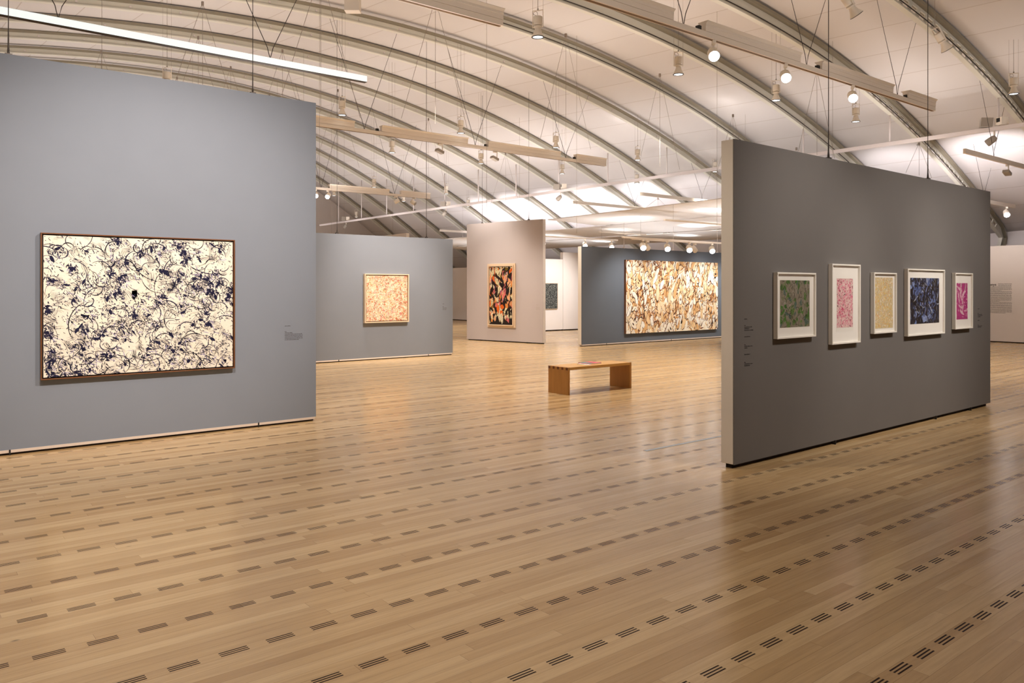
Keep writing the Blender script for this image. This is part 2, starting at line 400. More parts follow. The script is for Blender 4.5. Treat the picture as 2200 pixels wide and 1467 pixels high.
# ------------------------------------------------------------ painted surfaces
class Paint:
    def __init__(s, w, h, seed): s.w, s.h = w, h; s.v = []; s.f = []; s.c = []; s.k = 0; s.r = random.Random(seed)
    def rect(s, col): s.poly([(0,0),(s.w,0),(s.w,s.h),(0,s.h)], col)
    def poly(s, pts, col):
        n = len(s.v); z = s.k*2.2e-7; s.k += 1
        s.v += [(min(max(x, 0), s.w), -z, min(max(y, 0), s.h)) for x, y in pts]
        s.f.append(tuple(range(n, n+len(pts)))); s.c.append(col)
    def stroke(s, x, y, ang, ln, wd, curve, col, taper=.9, n=7):
        """a brush mark following a circular arc, thinning at its ends"""
        L_, R_ = [], []
        px, py = x, y
        for i in range(n+1):
            t = i/n; a = ang + curve*(t-.5)
            w = wd*.5*(1-taper*abs(2*t-1)**1.6)*s.r.uniform(.8, 1.15)
            L_.append((px - math.sin(a)*w, py + math.cos(a)*w)); R_.append((px + math.sin(a)*w, py - math.cos(a)*w))
            px += math.cos(a)*ln/n; py += math.sin(a)*ln/n
        z = s.k*2.2e-7; s.k += 1; m = len(s.v)
        for (a_, b_) in zip(L_, R_):
            for q in (a_, b_): s.v.append((min(max(q[0], 0), s.w), -z, min(max(q[1], 0), s.h)))
        for i in range(n): s.f.append((m+2*i, m+2*i+1, m+2*i+3, m+2*i+2)); s.c.append(col)
    def blob(s, x, y, rx, ry, col, rough=.35, n=12, rot=0):
        pts = []
        for i in range(n):
            a = 2*PI*i/n; k = 1 + s.r.uniform(-rough, rough)
            u, v_ = rx*k*math.cos(a), ry*k*math.sin(a)
            pts.append((x + u*math.cos(rot) - v_*math.sin(rot), y + u*math.sin(rot) + v_*math.cos(rot)))
        s.poly(pts, col)
    def jit(s, c, j=.12):
        k = 1 + s.r.uniform(-j, j); return (min(1, c[0]*k), min(1, c[1]*k), min(1, c[2]*k), 1)
    def build(s, name, parent, loc=(0,0,0)):
        me = bpy.data.meshes.new(name); me.from_pydata(s.v, [], s.f); me.update()
        at = me.color_attributes.new('paint', 'FLOAT_COLOR', 'CORNER')
        i = 0; data = []
        for f, c in zip(s.f, s.c): data += list(c)*len(f)
        at.data.foreach_set('color', data)
        me.materials.append(M['paint'])
        o = bpy.data.objects.new(name, me); C.objects.link(o); o.parent = parent; o.location = loc
        return o

def art_navy(w, h):
    p = Paint(w, h, 11); r = p.r; p.rect(srgb(250,244,230)); ov = []
    navy = (.010,.010,.045,1); ink = (.010,.009,.018,1)
    for i in range(150): p.blob(r.uniform(0, w), r.uniform(0, h), r.uniform(.02,.1), r.uniform(.01,.05), p.jit(srgb(252,245,228), .03), rot=r.uniform(0, PI))
    cl = [(r.uniform(0, w), r.uniform(0, h), r.uniform(.025, .06)) for _ in range(150)]
    cl += [(w*u, h*v_, .05) for u, v_ in ((.03,.8),(.05,.88),(.33,.57),(.4,.5),(.37,.62),(.44,.42),(.38,.3),(.83,.55),(.72,.6),(.52,.18),(.27,.12),(.1,.1),(.34,.36),(.7,.45),(.3,.66),(.45,.75),(.9,.2))]
    def cp(sg=1.0):
        while True:
            c = r.choice(cl); x, y = r.gauss(c[0], c[2]*sg), r.gauss(c[1], c[2]*sg)
            if 0 < x < w and 0 < y < h: return x, y
    for i in range(95):        # pale ovals with partly inked edges
        x, y = r.uniform(0, w), r.uniform(0, h); rx = r.uniform(.03,.07); ry = rx*r.uniform(1.2,2.2); ro = r.gauss(0,.6)
        p.blob(x, y, rx, ry, p.jit(srgb(252,247,234), .02), rough=.06, n=18, rot=ro)
        for q in range(r.randint(1, 2)):
            t = r.uniform(0, 6.28); ov.append((x+rx*math.cos(t), y+ry*math.sin(t), t+PI/2+.5, rx*r.uniform(2.5,4.5), r.uniform(.005,.012), r.uniform(1.6,3)))
    for i in range(500):       # faint lilac drag marks
        x, y = cp(); p.stroke(x, y, r.gauss(-.8, .7), r.uniform(.03,.1), r.uniform(.004,.011), r.uniform(-.6,.6), p.jit(srgb(176,170,206), .12), n=5)
    for i in range(4200):      # short dashes, denser in clusters
        x, y = cp() if r.random() < .7 else (r.uniform(0, w), r.uniform(0, h))
        p.stroke(x, y, r.gauss(-.85, .75), r.uniform(.008,.040), r.uniform(.003,.010), r.uniform(-1,1), r.choice((navy, ink, navy)), n=3, taper=.55)
    for i in range(330):       # feathery fans
        x, y = r.uniform(0, w), r.uniform(0, h); a = r.uniform(0, 2*PI); cv = r.uniform(-1.4, 1.4)
        for k in range(r.randint(2, 5)):
            p.stroke(x+k*.011*math.cos(a+1.5), y+k*.011*math.sin(a+1.5), a+r.uniform(-.1,.1), r.uniform(.05,.15), r.uniform(.0018,.004), cv, r.choice((navy, ink)), n=7)
    for i in range(48):        # long sweeping arcs
        p.stroke(r.uniform(0, w), r.uniform(0, h), r.uniform(0, 2*PI), r.uniform(.15,.5), r.uniform(.005,.011), r.choice((-1,1))*r.uniform(1.0,3.6), r.choice((navy, ink)), taper=.8, n=18)
    for q in ov: p.stroke(*q, r.choice((navy, ink)), n=12, taper=.8)
    for i in range(150):       # thick dabs
        x, y = cp(.6)
        p.stroke(x, y, r.gauss(-.9,.9), r.uniform(.03,.075), r.uniform(.016,.036), r.uniform(-.8,.8), navy, n=5, taper=.6)
        for k in range(8): p.stroke(x+r.gauss(0,.026), y+r.gauss(0,.026), r.gauss(-.9,.7), r.uniform(.015,.04), r.uniform(.004,.010), r.uniform(-1,1), navy, n=3, taper=.5)
    return p
def art_peach(w, h):
    p = Paint(w, h, 5); r = p.r; p.rect(srgb(238,214,176))
    pal = [srgb(*c) for c in ((222,150,104),(205,120,78),(232,176,150),(214,120,110),(168,150,100),(120,100,72),(240,224,196),(244,232,208),(150,84,60),(228,196,140),(216,150,160),(110,120,100))]
    for i in range(600): p.blob(r.uniform(0, w), r.uniform(0, h), r.uniform(.012,.05), r.uniform(.01,.03), p.jit(r.choice(pal[:4]+pal[6:8]+pal[6:8]+[pal[9]])), rot=r.uniform(0, PI), n=8)
    for i in range(3000): p.stroke(r.uniform(0, w), r.uniform(0, h), r.uniform(0, 6.3), r.uniform(.02,.08), r.uniform(.003,.011), r.uniform(-2.2,2.2), p.jit(r.choice(pal)), n=5)
    for i in range(700): p.stroke(r.uniform(0, w), r.uniform(0, h), r.uniform(0, 6.3), r.uniform(.02,.06), r.uniform(.004,.01), r.uniform(-2.2,2.2), p.jit(srgb(246,236,214), .04), n=5)
    return p
def art_collage(w, h):
    p = Paint(w, h, 21); r = p.r; dk = (.02,.012,.01,1); p.rect(dk)
    pal = [srgb(*c) for c in ((226,160,110),(218,140,72),(226,214,172),(236,226,194),(224,104,30),(180,104,156),(218,118,116),(120,96,30),(40,22,18),(238,178,130),(120,60,40))]
    for i in range(230):
        x, y = r.uniform(-.05, w), r.uniform(-.1, h); a = r.gauss(1.4,.5); ln = r.uniform(.16,.42); wd = r.uniform(.06,.17); ca, sa = math.cos(a), math.sin(a)
        c = r.choice([pal[0],pal[1],pal[2],pal[3],pal[9],pal[2],pal[3],pal[4],pal[6],pal[7]] if r.random() > .33 else [dk, srgb(34,20,18)])
        q = [(0,0),(ln*.4, wd*r.uniform(.3,.7)),(ln*.75, wd*r.uniform(.1,.6)),(ln, 0),(ln*.6,-wd*r.uniform(.2,.6)),(ln*.25,-wd*r.uniform(.2,.5))]
        p.poly([(x+u*ca-v_*sa, y+u*sa+v_*ca) for u, v_ in q], p.jit(c))
        if c in (pal[2], pal[3]):
            for k in range(12):
                t = r.uniform(.1,.85)*ln; s_ = r.uniform(-.2,.2)*wd; p.blob(x+t*ca-s_*sa, y+t*sa+s_*ca, .01, .008, (.02,.015,.02,1), n=6)
    for i in range(60): p.stroke(r.uniform(0, w), r.uniform(0, h), r.gauss(1.3,.6), r.uniform(.08,.24), r.uniform(.008,.03), r.uniform(-1,1), p.jit(r.choice(pal[4:8]+[dk]*3)), n=6)
    return p
def art_umber(w, h):
    p = Paint(w, h, 31); r = p.r; p.rect(srgb(244,232,206))
    warm = [srgb(*c) for c in ((236,204,156),(226,180,124),(204,146,86),(244,222,184),(250,240,220),(246,244,236),(252,246,230))]
    br = [srgb(*c) for c in ((110,62,32),(84,48,30),(62,38,30),(140,84,44),(48,30,26))]
    for i in range(420): p.blob(r.uniform(0, w), r.uniform(0, h), r.uniform(.08,.3), r.uniform(.03,.1), p.jit(r.choice(warm[3:]+warm[:2]+warm[4:]), .04), rot=r.gauss(1.3,.7), n=11)
    for i in range(420): p.stroke(r.uniform(0, w), r.uniform(0, h), r.gauss(1.35,.7), r.uniform(.2,.6), r.uniform(.03,.09), r.uniform(-1.5,1.5), p.jit(r.choice(warm[:4]), .1), n=8)
    cl = [(r.uniform(0, w), r.uniform(0, h), r.uniform(.08,.22)) for _ in range(42)]
    for i in range(1900):
        c = r.choice(cl); p.stroke(r.gauss(c[0], c[2]*1.3), r.gauss(c[1], c[2]*1.3), r.gauss(1.3,.8), r.uniform(.04,.2), r.uniform(.008,.03), r.uniform(-1.6,1.6), p.jit(r.choice(br[:4]+warm[2:3]), .12), n=5)
    for i in range(330): p.stroke(r.uniform(0, w), r.uniform(0, h), r.gauss(1.35,.6), r.uniform(.12,.36), r.uniform(.02,.05), r.uniform(-1.2,1.2), p.jit(srgb(*r.choice(((150,98,56),(122,74,42),(176,122,74),(92,58,40)))), .1), n=6)
    for i in range(330):    # pale petal shapes with dark outlines, standing in loose rows
        x, y = r.uniform(0, w), r.uniform(0, h); rx = r.uniform(.025,.085); ry = rx*r.uniform(1.6,3.4); ro = r.gauss(0,.45)
        def pt(k, t): return (x+rx*k*math.cos(t)*math.cos(ro)-ry*k*math.sin(t)*math.sin(ro), y+rx*k*math.cos(t)*math.sin(ro)+ry*k*math.sin(t)*math.cos(ro))
        dk = r.choice(br); t0 = r.uniform(0, 6.28); sp = r.uniform(2.2, 4.6)
        p.poly([pt(r.uniform(.93,1.05), 2*PI*q/18) for q in range(18)], p.jit(r.choice(warm[3:]+warm[:2]), .04))
        n_ = 16; wd = r.uniform(.006,.02)/rx
        outer = [pt(1+wd*(1-abs(2*q/n_-1)**1.5)*.6, t0+sp*q/n_) for q in range(n_+1)]; inner = [pt(1-wd*(1-abs(2*q/n_-1)**1.5)*.6, t0+sp*q/n_) for q in range(n_+1)]
        for q in range(n_): p.poly([outer[q], outer[q+1], inner[q+1], inner[q]], dk)
        if r.random() < .35: p.blob(x, y, rx*.3, ry*.25, p.jit(r.choice(br[:4]), .1), rot=ro, n=8)
        for q in range(5): p.stroke(*pt(r.uniform(1,1.3), r.uniform(0,6.28)), r.gauss(1.4,.5), r.uniform(.04,.12), r.uniform(.005,.013), r.uniform(-1,1), dk, n=4)
    for i in range(60): p.stroke(r.uniform(0, w), r.uniform(0, h), r.gauss(1.4,.6), r.uniform(.2,.6), r.uniform(.01,.024), r.choice((-1,1))*r.uniform(.6,2.0), r.choice(br), n=14, taper=.85)
    return p
def art_green(w, h):
    p = Paint(w, h, 41); r = p.r; p.rect(srgb(140,130,112))
    for i in range(110): p.blob(r.uniform(0, w), r.uniform(0, h), r.uniform(.015,.05), r.uniform(.01,.028), p.jit(srgb(*r.choice(((84,112,58),(98,128,66),(92,110,100),(146,136,120),(124,128,92),(78,124,52),(150,140,124))))), rot=r.gauss(1.2,.8), n=10)
    for i in range(420): p.stroke(r.uniform(0, w), r.uniform(0, h), r.gauss(1.4,.7), r.uniform(.02,.09), r.uniform(.002,.0055), r.uniform(-2.5,2.5), p.jit(srgb(*r.choice(((34,22,24),(34,22,24),(60,96,34),(150,140,122))))), n=6)
    return p
def art_pink(w, h):
    p = Paint(w, h, 43); r = p.r; p.rect(srgb(232,196,190))
    pal = [srgb(*c) for c in ((226,96,132),(230,138,160),(200,36,84),(140,24,46),(80,44,40),(240,214,204),(232,150,166))]
    for i in range(300): p.stroke(r.uniform(0, w), r.uniform(0, h), r.gauss(1.3,.8), r.uniform(.02,.07), r.uniform(.006,.016), r.uniform(-2,2), p.jit(r.choice((pal[0],pal[1],pal[5],pal[6],pal[5]))), n=5)
    for i in range(420): p.stroke(r.uniform(0, w), r.uniform(0, h), r.gauss(1.3,.9), r.uniform(.012,.036), r.uniform(.004,.011), r.uniform(-2,2), p.jit(r.choice(pal)), n=4)
    return p
def art_yellow(w, h):
    p = Paint(w, h, 47); r = p.r; p.rect(srgb(226,204,158))
    pal = [srgb(*c) for c in ((238,200,96),(234,190,86),(238,226,194),(214,196,168),(250,242,224),(232,170,100),(196,180,150))]
    for i in range(1100): p.stroke(r.uniform(0, w), r.uniform(0, h), r.gauss(1.3,.6), r.uniform(.015,.05), r.uniform(.004,.011), r.uniform(-1.5,1.5), p.jit(r.choice(pal), .06), n=4)
    for i in range(36): p.stroke(r.uniform(0, w), r.uniform(0, h), r.uniform(0,6.3), r.uniform(.006,.02), r.uniform(.002,.005), 0, srgb(*r.choice(((90,80,70),(150,96,60),(60,60,60)))), n=3)
    return p
def art_night(w, h):
    p = Paint(w, h, 53); r = p.r; p.rect(srgb(44,36,38))
    for i in range(26): p.blob(r.uniform(0, w), r.uniform(0, h), r.uniform(.03,.07), r.uniform(.02,.05), p.jit(srgb(*r.choice(((110,130,180),(140,156,200),(84,100,150))))), n=10)
    pal = [srgb(*c) for c in ((96,112,160),(126,142,186),(70,84,130),(168,174,190),(52,60,96),(190,186,168))]
    for i in range(190): p.stroke(r.uniform(0, w), r.uniform(0, h), r.gauss(1.57,.7), r.uniform(.03,.14), r.uniform(.008,.024), r.uniform(-1.6,1.6), p.jit(r.choice(pal[:5])), n=6)
    for i in range(200): p.stroke(r.uniform(0, w), r.uniform(0, h), r.gauss(1.57,.5), r.uniform(.03,.13), r.uniform(.008,.028), r.uniform(-1.4,1.4), p.jit(srgb(40,32,34)), n=6)
    for i in range(260): p.stroke(r.uniform(0, w), r.uniform(0, h), r.gauss(1.57,.6), r.uniform(.015,.08), r.uniform(.002,.006), r.uniform(-2,2), p.jit(r.choice(pal)), n=5)
    return p
def art_magenta(w, h):
    p = Paint(w, h, 59); r = p.r; p.rect(srgb(188,62,130))
    pale = srgb(232,190,200)
    for i in range(13): p.stroke(w*r.uniform(.25,.75), h*r.uniform(.1,.8), r.gauss(1.4,.7), r.uniform(.12,.3), r.uniform(.025,.05), r.uniform(-1.6,1.6), p.jit(pale, .05), n=8)
    for i in range(120): p.stroke(r.uniform(0, w), r.uniform(0, h), r.gauss(1.3,.8), r.uniform(.02,.07), r.uniform(.005,.016), r.uniform(-2,2), p.jit(srgb(*r.choice(((168,40,112),(200,80,140),(176,44,120),(236,196,204),(214,110,160))))), n=5)
    for k in range(22): p.stroke(r.choice((0, w)), r.uniform(0, h), PI/2+r.uniform(-.3,.3), .05, .012, 0, p.jit(srgb(224,170,190)), n=4)
    return p
def art_speckle(w, h):
    p = Paint(w, h, 61); r = p.r; p.rect(srgb(60,62,62))
    for i in range(1500): p.stroke(r.uniform(0, w), r.uniform(0, h), r.uniform(0,6.3), r.uniform(.015,.045), r.uniform(.005,.011), r.uniform(-3,3), p.jit(srgb(*r.choice(((196,198,190),(170,176,168),(20,22,24),(120,128,120)))), .1), n=4)
    return p

def frame_bars(b, w, h, fw, y0, y1):
    """four bars around a w x h rectangle; y0 front, y1 back"""
    b.box(0, w, y0, y1, 0, fw); b.box(0, w, y0, y1, h-fw, h)
    b.box(0, fw, y0, y1, fw, h-fw); b.box(w-fw, w, y0, y1, fw, h-fw)
    return b
def hang(root_name, label, cat, x, y, z, rz=0):
    o = empty(root_name, (x, y, z), rz); tag(o, label, cat); return o

# large navy and cream canvas in a thin dark frame
w, h = 1.945, 1.48
t = hang('painting', 'large cream painting covered in navy brush marks, in a thin dark brown frame', 'painting', 1.276, 9.14, .722)
frame_bars(MB(), w, h, .012, -.062, -.012).build('frame', M['frame_dark'], t, bevel=.002)
MB().box(.012, w-.012, -.016, -.012, .012, h-.012).build('backing', M['black'], t)
art_navy(w-.05, h-.05).build('canvas', t, (.025, -.054, .025))
MB().box(.026, w-.026, -.0535, -.017, .026, h-.026).build('stretcher', M['matboard'], t)
# square peach canvas
w, h = 1.165, 1.125
t = hang('painting', 'square orange, pink and cream painting in a pale frame on the mid-grey wall', 'painting', 8.645, 16.1, .855)
frame_bars(MB(), w, h, .022, -.085, -.005).build('frame', M['frame_pale'], t, bevel=.002)
MB().box(.022, w-.022, -.03, -.006, .022, h-.022).build('backing', M['frame_dark'], t)
art_peach(w-.08, h-.08).build('canvas', t, (.04, -.066, .04))
MB().box(.041, w-.041, -.0655, -.031, .041, h-.041).build('stretcher', M['matboard'], t)
# tall collage on the lilac wall
w, h = 1.117, 1.965
def onC(s): return (14.703 + math.cos(aC)*s, 20.494 + math.sin(aC)*s)
q = onC(.896)
t = hang('painting', 'tall narrow collage painting of orange, black and cream shards in a pale stepped frame', 'painting', q[0], q[1], .445, aC)
frame_bars(MB(), w, h, .07, -.04, -.004).build('frame', M['frame_pale'], t, bevel=.003)
frame_bars(MB(), w-.11, h-.11, .03, -.075, -.02).build('inner_frame', M['frame_pale'], t, matrix=Matrix.Translation((.055, 0, .055)))
MB().box(.07, w-.07, -.03, -.005, .07, h-.07).build('backing', M['black'], t)
art_collage(w-.2, h-.2).build('canvas', t, (.1, -.05, .1))
MB().box(.101, w-.101, -.0495, -.031, .101, h-.101).build('stretcher', M['matboard'], t)
# wide umber canvas, unframed
w, h = 4.44, 2.2
t = hang('painting', 'very wide unframed painting of swirling brown, ochre and cream', 'painting', 17.28, 16.08, .297)
MB().box(0, w, -.075, -.001, 0, h).build('stretcher', M['frame_dark'], t)
art_umber(w-.004, h-.004).build('canvas', t, (.002, -.0755, .002))
# little speckled one
w, h = .91, 1.01
t = hang('painting', 'small black and white speckled painting on the far white wall', 'painting', 19.76, 22.78, .846)
frame_bars(MB(), w, h, .015, -.05, -.002).build('frame', M['frame_pale'], t)
MB().box(.015, w-.015, -.03, -.003, .015, h-.015).build('backing', M['black'], t)
art_speckle(w-.04, h-.04).build('canvas', t, (.02, -.045, .02))
MB().box(.021, w-.021, -.0445, -.031, .021, h-.021).build('stretcher', M['matboard'], t)

# five framed works on the dark wall
aD = math.atan2(.08, 6.1)
def wallD(x): return 4.28 + (x-6.05)*math.tan(aD)
def framed(x0, z0, w, h, il, ib, iw, ih, art, label, paper=None):
    t = hang('framed_print', label, 'framed artwork', x0, wallD(x0), z0, aD)
    frame_bars(MB(), w, h, .017, -.05, -.004).build('frame', M['frame_white'], t, bevel=.0015)
    MB().box(.017, w-.017, -.028, -.005, .017, h-.017).build('mat_board', M['matboard'], t)
    if paper: MB().box(paper[0], paper[0]+paper[2], -.0288, -.028, paper[1], paper[1]+paper[3]).build('paper', M['frame_white'], t)
    art(iw, ih).build('print', t, (il, -.0292, ib))
    MB().box(.018, w-.018, -.0405, -.0395, .018, h-.018).build('glass', M['glass'], t)
    return t
framed(6.68, 1.157, .706, .641, .075, .105, .54, .46, art_green, 'framed green and taupe print, leftmost and nearly square', (.065,.1,.56,.48))
framed(7.708, 1.057, .604, .842, .13, .17, .34, .52, art_pink, 'tall framed print speckled in pink and crimson, second from left', (.115,.135,.37,.565))
framed(8.624, 1.136, .55, .685, .04, .055, .45, .575, art_yellow, 'framed pale yellow print filling its frame, middle of the five')
framed(9.458, 1.075, 1.047, .802, .105, .14, .815, .555, art_night, 'widest framed print, black with blue and cream marks')
framed(10.828, 1.113, .573, .732, .085, .125, .36, .475, art_magenta, 'small framed magenta and pale pink print, rightmost on the dark wall')

# ------------------------------------------------------------ wall texts
def words(name, label, x, y, z, rz, lines, lh, hgt, m, seed, cat='wall text'):
    """lines: list of (start, width) or None for a blank line; too small to read in the photo"""
    r = random.Random(seed); t = empty(name, (x, y, z), rz); tag(t, label, cat)
    b = MB(); k = 0
    for ln in lines + [None]:
        if ln:
            px = ln[0]; end = ln[0]+ln[1]; base = -k*lh-hgt*.62
            b.box(ln[0], end, -.0006, -.0002, base, base+hgt*.1)
            while px < end - hgt*.5:
                ww = min(r.uniform(hgt*1.4, hgt*5.5), end-px); q = px
                while q < px+ww-hgt*.25:
                    hh = hgt*r.choice((.62,.62,.62,.95)); b.box(q, q+hgt*.34, -.0011, -.0002, base, base+hh); q += hgt*.5
                px += ww + hgt*.5
        elif b.v:
            b.build('caption', m, t); b = MB()
        k += 1
    return t
words('wall_text', 'small caption lettering right of the navy and cream painting', 3.846, 9.14, 1.19, 0,
      [(0,.075), None, None, None, (0,.026), (0,.095), (0,.22), (0,.232), (0,.228), (0,.232), (0,.18)], .0168, .0095, M['text_faint'], 3)
words('wall_text', 'column of small captions left of the green print', 6.21, wallD(6.21), 1.362, aD,
      [(0,.05), None, None, None, (0,.02), (0,.12), (0,.08), (0,.14), None, None, None, (0,.09), None, None, None, None, (0,.02), (0,.13), (0,.055), None, None, None, (0,.09), None, None, None, None,(0,.02), (0,.13), (0,.085)], .0148, .0095, M['text'], 4)
words('wall_text', 'small captions at the right end of the dark wall', 11.70, wallD(11.70), 1.367, aD,
      [(0,.06), None, None, None, (0,.03), (0,.15), (0,.17), (0,.09), None, None, (0,.06), None, None, None, (0,.03), (0,.15), (0,.12)], .0158, .0095, M['text'], 6)
words('wall_text', 'faint small caption on the mid-grey wall right of the square painting', 10.82, 16.1, 1.27, 0, [(0,.05), None, (0,.03), (0,.13), (0,.1)], .035, .016, M['text_faint'], 8)
q = onC(2.78)
words('wall_text', 'faint small caption on the lilac wall beside the collage', q[0], q[1], 1.16, aC, [(0,.09), None, (0,.15), (0,.13), (0,.15)], .034, .014, M['lamp_grey'], 9)
L_ = [(.62,.22)]*0
lines = [(.47,.37), (.47,.37), (.47,.37)] + [(0,.84)]*4 + [(0,.56)] + [(0,.84)]*10 + [(0,.5)] + [(0,.84)]*11 + [(0,.67)]
tr = empty('introduction_text', (26.699, 9.83, 1.80), aT); tag(tr, 'block of black introduction text headed by a bold word at the right edge', 'wall text')
cu = bpy.data.curves.new('heading', 'FONT'); cu.body = 'Journeys'; cu.size = .112; cu.extrude = .0006; cu.offset = .0018; cu.space_character = 1.02
ho = bpy.data.objects.new('heading', cu); C.objects.link(ho); ho.parent = tr; ho.rotation_euler = (PI/2, 0, 0); cu.materials.append(M['text'])
bpy.context.view_layer.update(); hm = bpy.data.meshes.new_from_object(ho); bpy.data.objects.remove(ho); bpy.data.curves.remove(cu)
hm.name = 'heading'; ho = bpy.data.objects.new('heading', hm); C.objects.link(ho); ho.parent = tr; ho.rotation_euler = (PI/2, 0, 0); ho.location = (.018, -.0015, -.07)
r_ = random.Random(5); b = MB()
for k, ln in enumerate(lines):
    px, end = ln[0], ln[0]+ln[1]; z = -.012 - k*.0296
    while px < end-.01:
        ww = min(r_.uniform(.012,.06), end-px); q = px
        while q < px+ww-.003: b.box(q, q+.0042, -.0012, -.0002, z-.0075, z+(.0035 if r_.random() < .7 else .007)); q += .0062
        px += ww+.006
b.build('paragraph', M['text'], tr)

# ------------------------------------------------------------ bench and catalogue
bx, by, bw, bd, bh, bt = 8.262, 8.856, 1.432, .455, .425, .042
t = empty('bench', (bx, by, 0)); tag(t, 'low honey-coloured oak bench with solid plank ends on the open floor', 'bench')
MB().box(bt, bw-bt, 0, bd, bh-bt, bh).build('seat', M['oak'], t, bevel=.002)
for x in (0, bw-bt):
    MB().box(x, x+bt, 0, bd, 0, bh).build('end_panel', M['oakZ'], t, bevel=.002)
for i in range(5):
    y0 = bd*(i*2+.06)/9.0
    for xa, xb in ((-.0012, .001), (bw-.001, bw+.0012)):
        MB().box(xa, xb, y0, y0+bd/9*.88, bh-bt, bh-.001).build('finger_joint', M['oak_end'], t)
for xa in (bt, bw-bt-.003): MB().box(xa, xa+.003, .001, bd-.001, bh-.001, bh+.0006).build('joint_line', M['oak_end'], t)
def book(name, label, x, y, z, rz, w, d, th, mc, m2=None):
    t = empty(name, (x, y, z), rz); tag(t, label, 'book')
    MB().box(0, w, 0, d, 0, .002).box(0, w, 0, d, th-.002, th).box(0, .003, 0, d, 0, th).build('cover', mc, t)
    if m2: MB().box(.002, w*.38, .001, d-.001, th, th+.0006).build('cover_band', m2, t)
    MB().box(.003, w-.004, .004, d-.004, .002, th-.002).build('pages', M['paper'], t)
    return t
book('catalogue', 'thick open-format catalogue with crimson and teal cover lying on the bench', bx+.60, by+.13, bh, .12, .30, .24, .018, M['cover_red'], M['cover_teal'])
book('booklet', 'thin pale booklet under the edge of the catalogue on the bench', bx+.52, by+.09, bh+.0, -.02, .07, .26, .008, M['paper'])
o = MB().box(0, 2.0, 0, .05, .0, .0016).build('floor_tape', M['tape']); o.location = (6.04, 5.31, .0004)
tag(o, 'strip of pale blue tape on the floor left of the dark wall', 'tape')

# ------------------------------------------------------------ pipe with hangers
PX, PZ = 19.6, 5.24
t = empty('lighting_pipe', (PX, 4.0, PZ)); tag(t, 'long pale square pipe hung across the hall beneath the ribs', 'pipe')
MB().box(-.045, .045, -6, 37.6, -.045, .045).build('pipe', M['pipe'], t, bevel=.006)
for yk, dz in RIBS:
    if -1 < yk < 41.5:
        zt = vault(PX, yk) + dz - .2
        MB().tube([(0, yk-4.0, .03), (0, yk-4.0, zt-PZ)], .022, 8).build('hanger_rod', M['pipe'], t)

# ------------------------------------------------------------ rails
def rail(name, label, x0, x1, y, z, segs, hangers, kind='full'):
    """z = underside"""
    t = empty(name, (x0, y, z)); tag(t, label, 'light rail'); Lg = x1-x0
    if kind == 'full':
        MB().box(0, Lg, -.045, .045, 0, .078).build('track', M['rail'], t, bevel=.003)
        MB().box(.02, Lg-.02, -.022, .022, -.004, .001).build('track_slot', M['rail_dark'], t)
        for a, b_ in segs:
            prof = [(-.05,.08),(-.05,.145),(-.056,.15),(-.056,.185),(-.088,.215),(-.088,.222),(.088,.222),(.088,.215),(.056,.185),(.056,.15),(.05,.145),(.05,.08)]
            MB().sweep(lambda i: [Vector(((a, b_)[i]-x0, p[0], p[1])) for p in prof], [0, 1]).build('upper_channel', M['rail'], t)
        zt = .08
    elif kind == 'tube':
        MB().box(0, Lg, -.05, .05, .006, .108).build('diffuser', M['tube'], t, bevel=.008)
        MB().box(0, Lg, -.045, .045, 0, .007).build('slot', M['cable'], t)
        zt = .11
    else:
        MB().box(0, Lg, -.03, .03, 0, .1 if kind == 'plain' else .045).build('track', M['rail'], t, bevel=.004)
        zt = .1 if kind == 'plain' else .045
    for hx in hangers:
        if kind == 'thin':
            MB().tube([(hx-x0, 0, zt), (hx-x0, 0, 3.80-z)], .003, 5).build('wire', M['wire'], t); continue
        for sgn in (-1, 1):
            dx = .95*sgn; zc = min(vault(hx+dx, y), vault(hx+dx, y)) - z + .05
            dxx = dx*(zc/2.0) if zc < 2.0 else dx
            MB().tube([(hx-x0, 0, zt-.01), (hx-x0+.05*dxx, 0, zt+.17), (hx-x0+dxx, 0, zc)], [.006,.006,.0035], 6).build('cable', M['cable'], t)
        if kind == 'full': MB().box(hx-x0+.30, hx-x0+.36, -.03, .03, .075, .14).build('end_feed', M['black'], t)
    return t
rail('light_rail', 'lit white strip light hanging across the upper left of the hall', -4.0, 6.6, 12.2, 5.21, [], (-1.4, 1.92, 4.89), 'tube')
rail('light_rail', 'beige light rail hanging in front of the vault above the mid-grey wall', 6.6, 16.5, 16.1, 5.2, [(6.6,8.4),(9.1,11.55),(12.2,14.7),(15.3,16.5)], (8.67, 11.81, 14.93))
rail('light_rail', 'beige light rail high at the upper right, above the gap before the dark wall', 6.6, 16.5, 6.96, 5.2, [(6.6,8.4),(9.1,11.55),(12.2,14.7),(15.3,16.5)], (8.67, 11.81, 14.97))
rail('light_rail', 'distant beige light rail low behind the right end of the blue-grey wall', 8.0, 16.6, 25.6, 5.1, [(8,11.8),(12.4,14.8),(15.3,16.6)], (12.1, 15.05))
rail('light_rail', 'beige light rail cut by the top edge of the photo left of its centre', -3.0, 6.6, 8.4, 5.2, [(-3,.2),(.8,3.2),(3.8,6.6)], (.5, 3.5))
rail('light_rail', 'short beige rail at the right edge above the dark wall', 18.0, 24.2, 6.96, 4.52, [], (19.6, 22.6), 'plain')
rail('light_rail', 'short beige rail meeting the top of the cream sail near the dark wall', 18.3, 23.6, 16.4, 4.52, [], (21.4,), 'plain')
rail('light_rail', 'short beige rail behind the left part of the cream sail', 18.3, 23.6, 19.4, 4.52, [], (21.4,), 'plain')
rail('light_rail', 'small rail with a lit lamp right of the dark wall top', 22.2, 25.6, 8.55, 3.97, [], (23.4,), 'plain')
